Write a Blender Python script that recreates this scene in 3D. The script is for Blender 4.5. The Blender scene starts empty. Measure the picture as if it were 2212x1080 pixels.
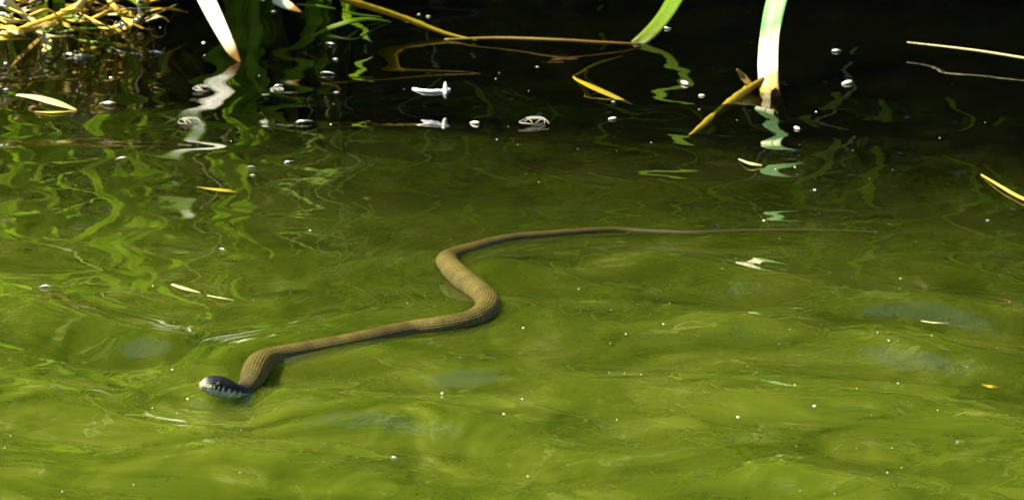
import bpy, math, random
import numpy as np
from mathutils import Vector, Matrix

random.seed(7)
rng = np.random.default_rng(11)
scene = bpy.context.scene
C = scene.collection

# ------------------------------------------------------------------ camera
PITCH = math.radians(15.0)
DIST = 5.0
WIDTH = 1.0                                   # metres of pond across the middle of the frame
HFOV = 2 * math.atan(WIDTH / 2 / DIST)
CAM = np.array([0.0, -DIST * math.cos(PITCH), DIST * math.sin(PITCH)])
cam_data = bpy.data.cameras.new("camera")
cam = bpy.data.objects.new("camera", cam_data)
C.objects.link(cam)
cam.location = CAM
cam.rotation_euler = (math.pi / 2 - PITCH, 0, 0)
cam_data.sensor_width = 36
cam_data.angle = HFOV
cam_data.clip_start = 0.05
cam_data.clip_end = 2000
cam_data.dof.use_dof = True
cam_data.dof.focus_distance = 4.9
cam_data.dof.aperture_fstop = 18
scene.camera = cam

# ------------------------------------------------------------------ sky, sun, exposure
SUN_EL = math.radians(50)
SUN_H = np.array([-0.99, 0.14])
SUN_H = SUN_H / np.linalg.norm(SUN_H)
SUN = np.array([SUN_H[0] * math.cos(SUN_EL), SUN_H[1] * math.cos(SUN_EL), math.sin(SUN_EL)])
world = bpy.data.worlds.new("World")
scene.world = world
world.use_nodes = True
wn = world.node_tree.nodes
sky = wn.new("ShaderNodeTexSky")
sky.sky_type = 'NISHITA'
sky.sun_disc = False
sky.sun_elevation = SUN_EL
sky.sun_rotation = math.atan2(SUN_H[0], SUN_H[1])
wn["Background"].inputs[1].default_value = 0.05
world.node_tree.links.new(sky.outputs[0], wn["Background"].inputs[0])
sun_data = bpy.data.lights.new("sun", 'SUN')
sun_data.energy = 4.6
sun_data.angle = math.radians(0.55)
sun_data.color = (1.0, 0.95, 0.84)
sun = bpy.data.objects.new("sun", sun_data)
C.objects.link(sun)
sun.location = (-6, -2, 9)
sun.rotation_euler = Vector(-SUN).to_track_quat('-Z', 'Y').to_euler()
vs = scene.view_settings
vs.view_transform = 'Standard'
vs.look = 'None'
vs.exposure = 2.2
vs.gamma = 1.0
vs.use_curve_mapping = False
scene.render.engine = 'CYCLES'
scene.cycles.use_denoising = True
scene.cycles.max_bounces = 8
scene.cycles.transparent_max_bounces = 8
scene.cycles.caustics_reflective = False
scene.cycles.caustics_refractive = False
scene.cycles.sample_clamp_indirect = 6

# ------------------------------------------------------------------ helpers
PXM = 2212.0
FPX = (PXM / 2) / math.tan(HFOV / 2)
def P(px, py, z=0.0):
    """world point at height z (metres) for a sight line through the photograph"""
    dx = (px - 1106.0) / FPX
    dy = -(py - 540.0) / FPX
    r = np.array([dx, math.cos(PITCH) + dy * math.sin(PITCH), -math.sin(PITCH) + dy * math.cos(PITCH)])
    t = (z - CAM[2]) / r[2]
    return CAM + r * t
def shade_xy(p):
    """where the sun's ray through p meets the water"""
    t = p[2] / SUN[2]
    return p[0] - SUN[0] * t, p[1] - SUN[1] * t

def link(o, parent=None):
    C.objects.link(o)
    if parent is not None:
        o.parent = parent
    return o
def make_mesh(name, verts, faces, mat=None, uv=None, smooth=True, cols=None):
    me = bpy.data.meshes.new(name)
    me.from_pydata([tuple(map(float, v)) for v in verts], [], [tuple(map(int, f)) for f in faces])
    if smooth:
        me.polygons.foreach_set("use_smooth", [True] * len(me.polygons))
    if uv is not None:
        lay = me.uv_layers.new(name="UVMap")
        idx = np.empty(len(me.loops), dtype=np.int32)
        me.loops.foreach_get("vertex_index", idx)
        lay.data.foreach_set("uv", np.asarray(uv, dtype=np.float32)[idx].ravel())
    if cols is not None:
        a = me.color_attributes.new("pigment", 'FLOAT_COLOR', 'POINT')
        a.data.foreach_set("color", np.asarray(cols, dtype=np.float32).ravel())
    if mat:
        me.materials.append(mat)
    me.update()
    return me
def obj(name, me, parent=None, loc=(0, 0, 0)):
    o = bpy.data.objects.new(name, me)
    o.location = loc
    return link(o, parent)
def tag(o, label=None, cat=None, group=None, kind=None):
    if label: o["label"] = label
    if cat: o["category"] = cat
    if group: o["group"] = group
    if kind: o["kind"] = kind
    return o
def empty(name, loc=(0, 0, 0)):
    o = bpy.data.objects.new(name, None)
    o.location = loc
    o.empty_display_size = 0.02
    return link(o)
def catmull(pts, n, tt=None):
    pts = np.asarray(pts, dtype=float)
    ext = np.vstack([2 * pts[0] - pts[1], pts, 2 * pts[-1] - pts[-2]])
    m = len(pts) - 1
    ts = np.linspace(0, m, n) if tt is None else np.asarray(tt)
    out = []
    for t in ts:
        i = min(int(t), m - 1)
        f = t - i
        p0, p1, p2, p3 = ext[i:i + 4]
        out.append(0.5 * (2 * p1 + (p2 - p0) * f + (2 * p0 - 5 * p1 + 4 * p2 - p3) * f * f
                          + (3 * p1 - p0 - 3 * p2 + p3) * f ** 3))
    return np.array(out)
def tangents(p):
    t = np.gradient(p, axis=0)
    return t / np.maximum(np.linalg.norm(t, axis=1, keepdims=True), 1e-9)

def ribbon(pts, widths, n=28, face=(0, -0.75, 0.65), fold=0.18, thick=0.0007, twist=0.0, wob=0.0, base=None):
    """closed leaf blade: five points across, folded along its midrib, with thickness"""
    q = np.hstack([np.asarray(pts, float), np.asarray(widths, float)[:, None]])
    q = catmull(q, n)
    p, w = q[:, :3], np.maximum(q[:, 3], 0.0004)
    T = tangents(p)
    verts, uv = [], []
    for i in range(n):
        nrm = np.asarray(face, float)
        nrm = nrm - T[i] * nrm.dot(T[i])
        nrm /= max(np.linalg.norm(nrm), 1e-6)
        side = np.cross(T[i], nrm)
        a = twist * (i / (n - 1) - 0.5) + wob * math.sin(i * 0.8)
        s2 = side * math.cos(a) + nrm * math.sin(a)
        n2 = nrm * math.cos(a) - side * math.sin(a)
        for sgn in (1, -1):
            for k, u in enumerate((-0.5, -0.25, 0, 0.25, 0.5)):
                off = -fold * w[i] * (1 - (abs(u) * 2) ** 1.3) * 0.5
                th = thick * (1.0 if u == 0 else 0.6 if abs(u) < .4 else 0.15)
                verts.append(p[i] + s2 * w[i] * u + n2 * (off + sgn * th))
                uv.append((u + 0.5, i / (n - 1)))
    faces = []
    for i in range(n - 1):
        a, b = i * 10, (i + 1) * 10
        for k in range(4):
            faces.append((a + k, a + k + 1, b + k + 1, b + k))
            faces.append((a + 5 + k + 1, a + 5 + k, b + 5 + k, b + 5 + k + 1))
        faces.append((a + 4, a + 9, b + 9, b + 4))
        faces.append((a + 5, a, b, b + 5))
    e = (n - 1) * 10
    for k in range(4):
        faces.append((k + 1, k, 5 + k, 5 + k + 1))
        faces.append((e + k, e + k + 1, e + 5 + k + 1, e + 5 + k))
    v = np.array(verts)
    return v, faces, uv
def tube(pts, radii, n=40, seg=10, nodes=0, rough=0.0, flat=1.0):
    q = np.hstack([np.asarray(pts, float), np.asarray(radii, float)[:, None]])
    q = catmull(q, n)
    p, r = q[:, :3], np.maximum(q[:, 3], 0.0002)
    if nodes:
        for k in range(1, nodes + 1):
            c = k / (nodes + 1) * (n - 1)
            r = r * (1 + 0.28 * np.exp(-((np.arange(n) - c) / 0.8) ** 2))
    T = tangents(p)
    verts, uv, faces = [], [], []
    for i in range(n):
        up = np.array([0, 0, 1.0]) if abs(T[i][2]) < 0.9 else np.array([1.0, 0, 0])
        s = np.cross(T[i], up); s /= np.linalg.norm(s)
        u2 = np.cross(s, T[i])
        for k in range(seg):
            a = 2 * math.pi * k / seg
            rr = r[i] * (1 + rough * rng.normal())
            verts.append(p[i] + s * math.cos(a) * rr + u2 * math.sin(a) * rr * flat)
            uv.append((k / seg, i / (n - 1)))
    for i in range(n - 1):
        for k in range(seg):
            k2 = (k + 1) % seg
            faces.append((i * seg + k, i * seg + k2, (i + 1) * seg + k2, (i + 1) * seg + k))
    faces.append(tuple(reversed(range(seg))))
    faces.append(tuple(range((n - 1) * seg, n * seg)))
    return np.array(verts), faces, uv
def placed(name, geo, mat, parent=None, smooth=True):
    """object with its origin at the base of the mesh (first ring)"""
    v, f, uv = geo
    base = v[0].copy() if parent is None else np.array(parent.location)
    me = make_mesh(name, v - base, f, mat, uv, smooth)
    return obj(name, me, parent, base if parent is None else (0, 0, 0))

# ------------------------------------------------------------------ materials
def new_mat(name):
    m = bpy.data.materials.new(name)
    m.use_nodes = True
    nt = m.node_tree
    nt.nodes.clear()
    out = nt.nodes.new("ShaderNodeOutputMaterial")
    return m, nt, out
def N(nt, typ, **kw):
    n = nt.nodes.new(typ)
    for k, v in kw.items():
        if k.startswith("i_"):
            key = k[2:]
            n.inputs[int(key) if key.isdigit() else key.replace("_", " ")].default_value = v
        else:
            setattr(n, k, v)
    return n
def ramp(nt, stops, interp='LINEAR'):
    r = nt.nodes.new("ShaderNodeValToRGB")
    r.color_ramp.interpolation = interp
    el = r.color_ramp.elements
    while len(el) < len(stops):
        el.new(0.5)
    for e, (p, c) in zip(el, stops):
        e.position = p
        e.color = c if len(c) == 4 else (*c, 1)
    return r

def leaf_mat(name, stops, translucency=0.45, rough=0.45, vary=0.35, streak=60.0, noise_scale=40.0, midrib=None):
    """blade material: pigment runs along the blade (UV v), with streaks, blotches and a midrib"""
    m, nt, out = new_mat(name)
    L = nt.links.new
    uv = N(nt, "ShaderNodeUVMap")
    sep = N(nt, "ShaderNodeSeparateXYZ"); L(uv.outputs[0], sep.inputs[0])
    tc = N(nt, "ShaderNodeTexCoord")
    nz = N(nt, "ShaderNodeTexNoise", i_Scale=noise_scale, i_Detail=4.0); L(tc.outputs["Object"], nz.inputs["Vector"])
    add = N(nt, "ShaderNodeMath", operation='MULTIPLY_ADD', i_1=0.12); L(nz.outputs[0], add.inputs[0]); L(sep.outputs[1], add.inputs[2])
    sub = N(nt, "ShaderNodeMath", operation='SUBTRACT', i_1=0.06); L(add.outputs[0], sub.inputs[0])
    rp = ramp(nt, stops); L(sub.outputs[0], rp.inputs[0])
    mp = N(nt, "ShaderNodeMapping"); mp.inputs["Scale"].default_value = (streak, 3, 1); L(uv.outputs[0], mp.inputs["Vector"])
    st = N(nt, "ShaderNodeTexNoise", i_Scale=1.0, i_Detail=3.0); L(mp.outputs[0], st.inputs["Vector"])
    mr = N(nt, "ShaderNodeMapRange"); mr.inputs[1].default_value = 0.3; mr.inputs[2].default_value = 0.7
    mr.inputs[3].default_value = 1 - vary; mr.inputs[4].default_value = 1 + vary * 0.5
    L(st.outputs[0], mr.inputs[0])
    mul = N(nt, "ShaderNodeVectorMath", operation='SCALE'); L(rp.outputs[0], mul.inputs[0]); L(mr.outputs[0], mul.inputs["Scale"])
    sp = N(nt, "ShaderNodeTexNoise", i_Scale=noise_scale * 4.5, i_Detail=3.0); L(tc.outputs["Object"], sp.inputs["Vector"])
    sm = N(nt, "ShaderNodeMapRange"); sm.inputs[1].default_value = 0.60; sm.inputs[2].default_value = 0.70; sm.inputs[3].default_value = 0.0; sm.inputs[4].default_value = 0.7; L(sp.outputs[0], sm.inputs[0])
    sc2 = N(nt, "ShaderNodeMixRGB"); L(sm.outputs[0], sc2.inputs[0]); L(mul.outputs[0], sc2.inputs[1]); sc2.inputs[2].default_value = (0.09, 0.055, 0.015, 1)
    col = sc2.outputs[0]
    if midrib is not None:
        d = N(nt, "ShaderNodeMath", operation='SUBTRACT', i_1=0.52); L(sep.outputs[0], d.inputs[0])
        ab = N(nt, "ShaderNodeMath", operation='ABSOLUTE'); L(d.outputs[0], ab.inputs[0])
        lt = N(nt, "ShaderNodeMapRange"); lt.inputs[1].default_value = 0.025; lt.inputs[2].default_value = 0.05
        lt.inputs[3].default_value = 0.75; lt.inputs[4].default_value = 0.0; L(ab.outputs[0], lt.inputs[0])
        mx = N(nt, "ShaderNodeMixRGB"); L(lt.outputs[0], mx.inputs[0]); L(col, mx.inputs[1]); mx.inputs[2].default_value = (*midrib, 1)
        col = mx.outputs[0]
    bs = N(nt, "ShaderNodeBsdfPrincipled", i_Roughness=rough)
    bs.inputs["Specular IOR Level"].default_value = 0.15
    L(col, bs.inputs["Base Color"])
    bp = N(nt, "ShaderNodeBump", i_Strength=0.3, i_Distance=0.001); L(st.outputs[0], bp.inputs["Height"]); L(bp.outputs[0], bs.inputs["Normal"])
    tr = N(nt, "ShaderNodeBsdfTranslucent"); L(col, tr.inputs[0])
    mix = N(nt, "ShaderNodeMixShader", i_0=translucency); L(bs.outputs[0], mix.inputs[1]); L(tr.outputs[0], mix.inputs[2])
    L(mix.outputs[0], out.inputs[0])
    return m
def foliage_mat(name, c1, c2, translucency=0.5, rough=0.35):
    m, nt, out = new_mat(name)
    L = nt.links.new
    geo = N(nt, "ShaderNodeNewGeometry")
    rp = ramp(nt, [(0, c1), (1, c2)]); L(geo.outputs["Random Per Island"], rp.inputs[0])
    bs = N(nt, "ShaderNodeBsdfPrincipled", i_Roughness=rough); L(rp.outputs[0], bs.inputs["Base Color"])
    tr = N(nt, "ShaderNodeBsdfTranslucent")
    sc = N(nt, "ShaderNodeMixRGB", blend_type='MULTIPLY', i_0=1.0); L(rp.outputs[0], sc.inputs[1]); sc.inputs[2].default_value = (1.25, 1.5, 0.5, 1)
    L(sc.outputs[0], tr.inputs[0])
    mix = N(nt, "ShaderNodeMixShader", i_0=translucency); L(bs.outputs[0], mix.inputs[1]); L(tr.outputs[0], mix.inputs[2])
    L(mix.outputs[0], out.inputs[0])
    return m
def rough_mat(name, c1, c2, scale=30.0, rough=0.85, bump=0.6, dist=0.01, detail=8.0):
    m, nt, out = new_mat(name)
    L = nt.links.new
    tc = N(nt, "ShaderNodeTexCoord")
    nz = N(nt, "ShaderNodeTexNoise", i_Scale=scale, i_Detail=detail, i_Roughness=0.65); L(tc.outputs["Object"], nz.inputs["Vector"])
    rp = ramp(nt, [(0.3, c1), (0.7, c2)]); L(nz.outputs[0], rp.inputs[0])
    bs = N(nt, "ShaderNodeBsdfPrincipled", i_Roughness=rough); L(rp.outputs[0], bs.inputs["Base Color"])
    bp = N(nt, "ShaderNodeBump", i_Strength=bump, i_Distance=dist); L(nz.outputs[0], bp.inputs["Height"]); L(bp.outputs[0], bs.inputs["Normal"])
    L(bs.outputs[0], out.inputs[0])
    return m

MAT = {}
def bank_mat():
    """wet dark earth on the bank face, mossy turf on top of it"""
    m, nt, out = new_mat("bank_earth")
    L = nt.links.new
    geo = N(nt, "ShaderNodeNewGeometry")
    nz = N(nt, "ShaderNodeTexNoise", i_Scale=22.0, i_Detail=8.0, i_Roughness=0.65); L(geo.outputs["Position"], nz.inputs["Vector"])
    soil = ramp(nt, [(0.3, (0.00396, 0.0033, 0.00198)), (0.7, (0.01716, 0.01254, 0.0066))]); L(nz.outputs[0], soil.inputs[0])
    turf = ramp(nt, [(0.3, (0.01188, 0.0198, 0.00396)), (0.7, (0.033, 0.0495, 0.00924))]); L(nz.outputs[0], turf.inputs[0])
    sep = N(nt, "ShaderNodeSeparateXYZ"); L(geo.outputs["Position"], sep.inputs[0])
    ad = N(nt, "ShaderNodeMath", operation='MULTIPLY_ADD', i_1=0.12); L(nz.outputs[0], ad.inputs[0]); L(sep.outputs[2], ad.inputs[2])
    mr = N(nt, "ShaderNodeMapRange"); mr.inputs[1].default_value = 0.33; mr.inputs[2].default_value = 0.40; L(ad.outputs[0], mr.inputs[0])
    mx = N(nt, "ShaderNodeMixRGB"); L(mr.outputs[0], mx.inputs[0]); L(soil.outputs[0], mx.inputs[1]); L(turf.outputs[0], mx.inputs[2])
    bs = N(nt, "ShaderNodeBsdfPrincipled", i_Roughness=0.9, i_Specular_IOR_Level=0.15); L(mx.outputs[0], bs.inputs["Base Color"])
    bp = N(nt, "ShaderNodeBump", i_Strength=0.9, i_Distance=0.03); L(nz.outputs[0], bp.inputs["Height"]); L(bp.outputs[0], bs.inputs["Normal"])
    L(bs.outputs[0], out.inputs[0])
    return m
MAT['soil'] = bank_mat()
MAT['mud'] = rough_mat("mud", (0.00264, 0.00264, 0.00132), (0.00792, 0.00726, 0.0033), 6, 0.95)
MAT['bark'] = rough_mat("bark", (0.03, 0.022, 0.014), (0.11, 0.085, 0.06), 18, 0.9, 1.0, 0.02)
MAT['leaf_tree'] = foliage_mat("leaf_tree", (0.021, 0.042, 0.0084), (0.042, 0.07, 0.014), 0.35)
MAT['leaf_shrub'] = foliage_mat("leaf_shrub", (0.0231, 0.0495, 0.0066), (0.066, 0.099, 0.01188), 0.5)
MAT['grass'] = foliage_mat("grass", (0.0264, 0.0594, 0.0066), (0.0726, 0.1056, 0.0132), 0.5)
MAT['reed_green'] = leaf_mat("reed_green", [(0, (0.30, 0.40, 0.02)), (0.5, (0.27, 0.48, 0.012)), (1, (0.32, 0.50, 0.015))], 0.3, 0.3, 0.2)
MAT['reed_lush'] = leaf_mat("reed_lush", [(0, (0.13, 0.15, 0.012)), (0.5, (0.10, 0.19, 0.008)), (1, (0.12, 0.21, 0.01))], 0.35, 0.35, 0.3)
MAT['reed_white'] = leaf_mat("reed_white", [(0, (0.17, 0.1105, 0.0255)), (0.12, (0.255, 0.17, 0.02975)), (0.33, (0.34, 0.2635, 0.051)), (0.36, (0.7225, 0.7055, 0.51)),
                                            (0.46, (0.70, 0.76, 0.42)), (0.55, (0.42, 0.54, 0.20)), (0.64, (0.10, 0.24, 0.07)), (0.74, (0.17, 0.32, 0.12)), (1.0, (0.13, 0.28, 0.07))], 0.2, 0.4, 0.15, 14, 60, (0.12, 0.12, 0.04))
MAT['reed_bleached'] = leaf_mat("reed_bleached", [(0, (0.09, 0.16, 0.012)), (0.34, (0.12, 0.20, 0.02)), (0.44, (0.75, 0.74, 0.55)), (0.75, (0.8, 0.78, 0.55)), (0.84, (0.70, 0.58, 0.28)), (0.89, (0.34, 0.17, 0.04)), (1, (0.20, 0.10, 0.02))], 0.3, 0.4, 0.2, 14, 60)
MAT['straw'] = leaf_mat("straw", [(0, (0.4784, 0.3224, 0.0416)), (0.5, (0.5824, 0.416, 0.0624)), (1, (0.3952, 0.2496, 0.0312))], 0.15, 0.4, 0.35, 24, 60)
MAT['straw_pale'] = leaf_mat("straw_pale", [(0, (0.54, 0.48, 0.24)), (1, (0.465, 0.4125, 0.135))], 0.3, 0.4, 0.35, 16, 60)
MAT['straw_brown'] = leaf_mat("straw_brown", [(0, (0.195, 0.12, 0.0225)), (1, (0.1275, 0.0675, 0.01125))], 0.15, 0.4, 0.35, 24, 60)
MAT['yellow_leaf'] = leaf_mat("yellow_leaf", [(0, (0.1872, 0.1224, 0.0108)), (0.45, (0.36, 0.2664, 0.0144)), (1, (0.2592, 0.1944, 0.0144))], 0.4, 0.35, 0.3, 16, 60)
MAT['husk'] = rough_mat("husk", (0.55, 0.53, 0.42), (0.85, 0.84, 0.78), 300, 0.35, 0.3, 0.001)
MAT['skin'] = leaf_mat("shed_skin", [(0, (0.5, 0.48, 0.36)), (1, (0.4, 0.38, 0.28))], 0.5, 0.25, 0.4, 10, 200)
MAT['seed'] = rough_mat("seed", (0.6, 0.5, 0.3), (0.85, 0.8, 0.6), 200, 0.4, 0.3, 0.001)

# water ----------------------------------------------------------------
def water_mat():
    m, nt, out = new_mat("pond_water")
    L = nt.links.new
    geo = N(nt, "ShaderNodeNewGeometry")
    # slow swirls of algae and silt, contrast raised to paint in wave reflection streaks
    w1 = N(nt, "ShaderNodeTexNoise", i_Scale=2.6, i_Detail=2.0); L(geo.outputs["Position"], w1.inputs["Vector"])
    ws = N(nt, "ShaderNodeVectorMath", operation='SCALE'); ws.inputs["Scale"].default_value = 0.45; L(w1.outputs["Color"], ws.inputs[0])
    wa = N(nt, "ShaderNodeVectorMath", operation='ADD'); L(geo.outputs["Position"], wa.inputs[0]); L(ws.outputs[0], wa.inputs[1])
    mp = N(nt, "ShaderNodeMapping"); mp.inputs["Scale"].default_value = (3.2, 4.6, 1); mp.inputs["Rotation"].default_value = (0, 0, 0.35); L(wa.outputs[0], mp.inputs["Vector"])
    n1 = N(nt, "ShaderNodeTexNoise", i_Scale=1.6, i_Detail=4.0, i_Roughness=0.5, i_Distortion=1.6); L(mp.outputs[0], n1.inputs["Vector"])
    n2 = N(nt, "ShaderNodeTexNoise", i_Scale=320.0, i_Detail=2.0); L(geo.outputs["Position"], n2.inputs["Vector"])
    rp = ramp(nt, [(0.32, (0.0124, 0.02108, 0.000992)), (0.5, (0.0279, 0.03968, 0.00217)), (0.68, (0.0496, 0.06262, 0.00496))]); 
    n4 = N(nt, "ShaderNodeTexNoise", i_Scale=7.5, i_Detail=3.0, i_Roughness=0.55, i_Distortion=2.2); L(wa.outputs[0], n4.inputs["Vector"])  # second streak layer, painting bands that wave reflections would give
    sw = N(nt, "ShaderNodeMixRGB", i_0=0.42); L(n1.outputs[0], sw.inputs[1]); L(n4.outputs[0], sw.inputs[2]); L(sw.outputs[0], rp.inputs[0])
    mr = N(nt, "ShaderNodeMapRange"); mr.inputs[1].default_value = 0.3; mr.inputs[2].default_value = 0.7; mr.inputs[3].default_value = 0.96; mr.inputs[4].default_value = 1.04
    L(n2.outputs[0], mr.inputs[0])
    col = N(nt, "ShaderNodeVectorMath", operation='SCALE'); L(rp.outputs[0], col.inputs[0]); L(mr.outputs[0], col.inputs["Scale"])
    mp5 = N(nt, "ShaderNodeMapping"); mp5.inputs["Scale"].default_value = (9, 26, 1); mp5.inputs["Rotation"].default_value = (0, 0, 0.25); L(wa.outputs[0], mp5.inputs["Vector"])
    n5 = N(nt, "ShaderNodeTexNoise", i_Scale=1.0, i_Detail=5.0, i_Roughness=0.6, i_Distortion=0.8); L(mp5.outputs[0], n5.inputs["Vector"])
    m5 = N(nt, "ShaderNodeMapRange"); m5.inputs[1].default_value = 0.3; m5.inputs[2].default_value = 0.7; m5.inputs[3].default_value = 0.86; m5.inputs[4].default_value = 1.14; L(n5.outputs[0], m5.inputs[0])
    col5 = N(nt, "ShaderNodeVectorMath", operation='SCALE'); L(col.outputs[0], col5.inputs[0]); L(m5.outputs[0], col5.inputs["Scale"])
    # thin filaments of pale film drawn out by the current
    n6 = N(nt, "ShaderNodeTexNoise", i_Scale=6.0, i_Detail=3.0, i_Roughness=0.55, i_Distortion=3.0); L(wa.outputs[0], n6.inputs["Vector"])
    d6 = N(nt, "ShaderNodeMath", operation='SUBTRACT', i_1=0.5); L(n6.outputs[0], d6.inputs[0])
    a6 = N(nt, "ShaderNodeMath", operation='ABSOLUTE'); L(d6.outputs[0], a6.inputs[0])
    f6 = N(nt, "ShaderNodeMapRange"); f6.inputs[1].default_value = 0.003; f6.inputs[2].default_value = 0.022; f6.inputs[3].default_value = 0.38; f6.inputs[4].default_value = 0.0; L(a6.outputs[0], f6.inputs[0])
    g6 = N(nt, "ShaderNodeMapRange"); g6.inputs[1].default_value = 0.48; g6.inputs[2].default_value = 0.66; L(n4.outputs[0], g6.inputs[0])
    h6 = N(nt, "ShaderNodeMath", operation='MULTIPLY'); L(f6.outputs[0], h6.inputs[0]); L(g6.outputs[0], h6.inputs[1])
    col = N(nt, "ShaderNodeMixRGB"); L(h6.outputs[0], col.inputs[0]); L(col5.outputs[0], col.inputs[1]); col.inputs[2].default_value = (0.10, 0.112, 0.03, 1)
    murk = N(nt, "ShaderNodeBsdfPrincipled", i_Roughness=1.0)
    murk.inputs["Specular IOR Level"].default_value = 0.0
    murk.inputs["Subsurface Weight"].default_value = 0.9
    murk.inputs["Subsurface Radius"].default_value = (1.0, 1.2, 0.5)
    murk.inputs["Subsurface Scale"].default_value = 0.2
    L(col.outputs[0], murk.inputs["Base Color"])
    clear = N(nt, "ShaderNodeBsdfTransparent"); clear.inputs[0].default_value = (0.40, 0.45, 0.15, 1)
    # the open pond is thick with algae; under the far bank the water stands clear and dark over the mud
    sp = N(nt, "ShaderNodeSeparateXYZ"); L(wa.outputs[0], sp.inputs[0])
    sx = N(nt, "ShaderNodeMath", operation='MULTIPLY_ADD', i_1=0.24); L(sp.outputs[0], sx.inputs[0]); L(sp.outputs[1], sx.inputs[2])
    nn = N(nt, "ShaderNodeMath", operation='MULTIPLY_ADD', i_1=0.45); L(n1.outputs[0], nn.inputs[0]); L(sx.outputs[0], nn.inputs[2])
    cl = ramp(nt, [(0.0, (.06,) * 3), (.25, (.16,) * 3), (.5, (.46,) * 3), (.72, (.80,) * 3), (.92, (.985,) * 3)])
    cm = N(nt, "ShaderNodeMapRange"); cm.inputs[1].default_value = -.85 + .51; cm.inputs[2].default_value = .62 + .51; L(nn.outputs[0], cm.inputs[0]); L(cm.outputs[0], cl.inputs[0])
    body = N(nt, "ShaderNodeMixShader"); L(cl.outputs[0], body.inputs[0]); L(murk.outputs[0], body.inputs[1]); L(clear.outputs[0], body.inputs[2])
    # fine shiver on the surface
    n3 = N(nt, "ShaderNodeTexNoise", i_Scale=38.0, i_Detail=2.0); L(geo.outputs["Position"], n3.inputs["Vector"])
    bp = N(nt, "ShaderNodeBump", i_Strength=0.04, i_Distance=0.004); L(n3.outputs[0], bp.inputs["Height"])
    gl = N(nt, "ShaderNodeBsdfGlossy", i_Roughness=0.015); L(bp.outputs[0], gl.inputs["Normal"])
    fr = N(nt, "ShaderNodeFresnel", i_IOR=1.34); L(bp.outputs[0], fr.inputs["Normal"])
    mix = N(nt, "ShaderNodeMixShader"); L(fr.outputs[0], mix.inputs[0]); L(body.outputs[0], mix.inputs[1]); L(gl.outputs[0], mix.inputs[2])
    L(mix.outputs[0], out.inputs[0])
    return m
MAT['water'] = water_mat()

# snake ----------------------------------------------------------------
def snake_mat():
    m, nt, out = new_mat("snake_skin")
    L = nt.links.new
    at = N(nt, "ShaderNodeVertexColor", layer_name="pigment")
    uv = N(nt, "ShaderNodeUVMap")
    sep = N(nt, "ShaderNodeSeparateXYZ"); L(uv.outputs[0], sep.inputs[0])
    def mul(a, k):
        n = N(nt, "ShaderNodeMath", operation='MULTIPLY', i_1=k); L(a, n.inputs[0]); return n.outputs[0]
    def op(o, a, b=None):
        n = N(nt, "ShaderNodeMath", operation=o); L(a, n.inputs[0])
        if b is not None: L(b, n.inputs[1])
        return n.outputs[0]
    a = mul(sep.outputs[0], 26 * math.pi)          # scale rows round the body
    b = mul(sep.outputs[1], 100 * 1.7 * math.pi)   # v is metres along the body
    d1 = op('ABSOLUTE', op('SINE', op('ADD', a, b)))
    d2 = op('ABSOLUTE', op('SINE', op('SUBTRACT', a, b)))
    row = op('ABSOLUTE', op('SINE', a))
    h = op('MULTIPLY', d1, d2)
    h = op('ADD', mul(h, 0.45), mul(row, 0.55))
    mr = N(nt, "ShaderNodeMapRange"); mr.inputs[1].default_value = 0.0; mr.inputs[2].default_value = 0.6; mr.inputs[3].default_value = 0.42; mr.inputs[4].default_value = 1.15; L(h, mr.inputs[0])
    tc = N(nt, "ShaderNodeTexCoord")
    nz = N(nt, "ShaderNodeTexNoise", i_Scale=70.0, i_Detail=5.0); L(tc.outputs["Object"], nz.inputs["Vector"])
    mr2 = N(nt, "ShaderNodeMapRange"); mr2.inputs[1].default_value = 0.3; mr2.inputs[2].default_value = 0.7; mr2.inputs[3].default_value = 0.6; mr2.inputs[4].default_value = 1.3; L(nz.outputs[0], mr2.inputs[0])
    k = op('MULTIPLY', mr.outputs[0], mr2.outputs[0])
    km = N(nt, "ShaderNodeMixRGB"); L(at.outputs["Alpha"], km.inputs[0]); km.inputs[1].default_value = (.72, .72, .72, 1); L(k, km.inputs[2])
    col = N(nt, "ShaderNodeMixRGB", blend_type='MULTIPLY', i_0=1.0); L(at.outputs[0], col.inputs[1]); L(km.outputs[0], col.inputs[2])
    bs = N(nt, "ShaderNodeBsdfPrincipled", i_Roughness=0.5)
    L(col.outputs[0], bs.inputs["Base Color"])
    bs.inputs["Coat Weight"].default_value = 0.18
    bs.inputs["Specular IOR Level"].default_value = 0.12
    bs.inputs["Coat Roughness"].default_value = 0.07
    bs.inputs["Coat IOR"].default_value = 1.34
    bp = N(nt, "ShaderNodeBump", i_Strength=0.8, i_Distance=0.0012); L(h, bp.inputs["Height"]); L(mul(at.outputs["Alpha"], .8), bp.inputs["Strength"]); L(bp.outputs[0], bs.inputs["Normal"])
    L(bs.outputs[0], out.inputs[0])
    return m
MAT['snake'] = snake_mat()
def plain(name, col, rough):
    m, nt, out = new_mat(name)
    bs = N(nt, "ShaderNodeBsdfPrincipled", i_Roughness=rough)
    bs.inputs["Base Color"].default_value = (*col, 1)
    nt.links.new(bs.outputs[0], out.inputs[0])
    return m
MAT['eye'] = plain("eye_black", (0.006, 0.005, 0.004), 0.05)
MAT['iris'] = plain("eye_amber", (0.10, 0.06, 0.02), 0.1)

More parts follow.
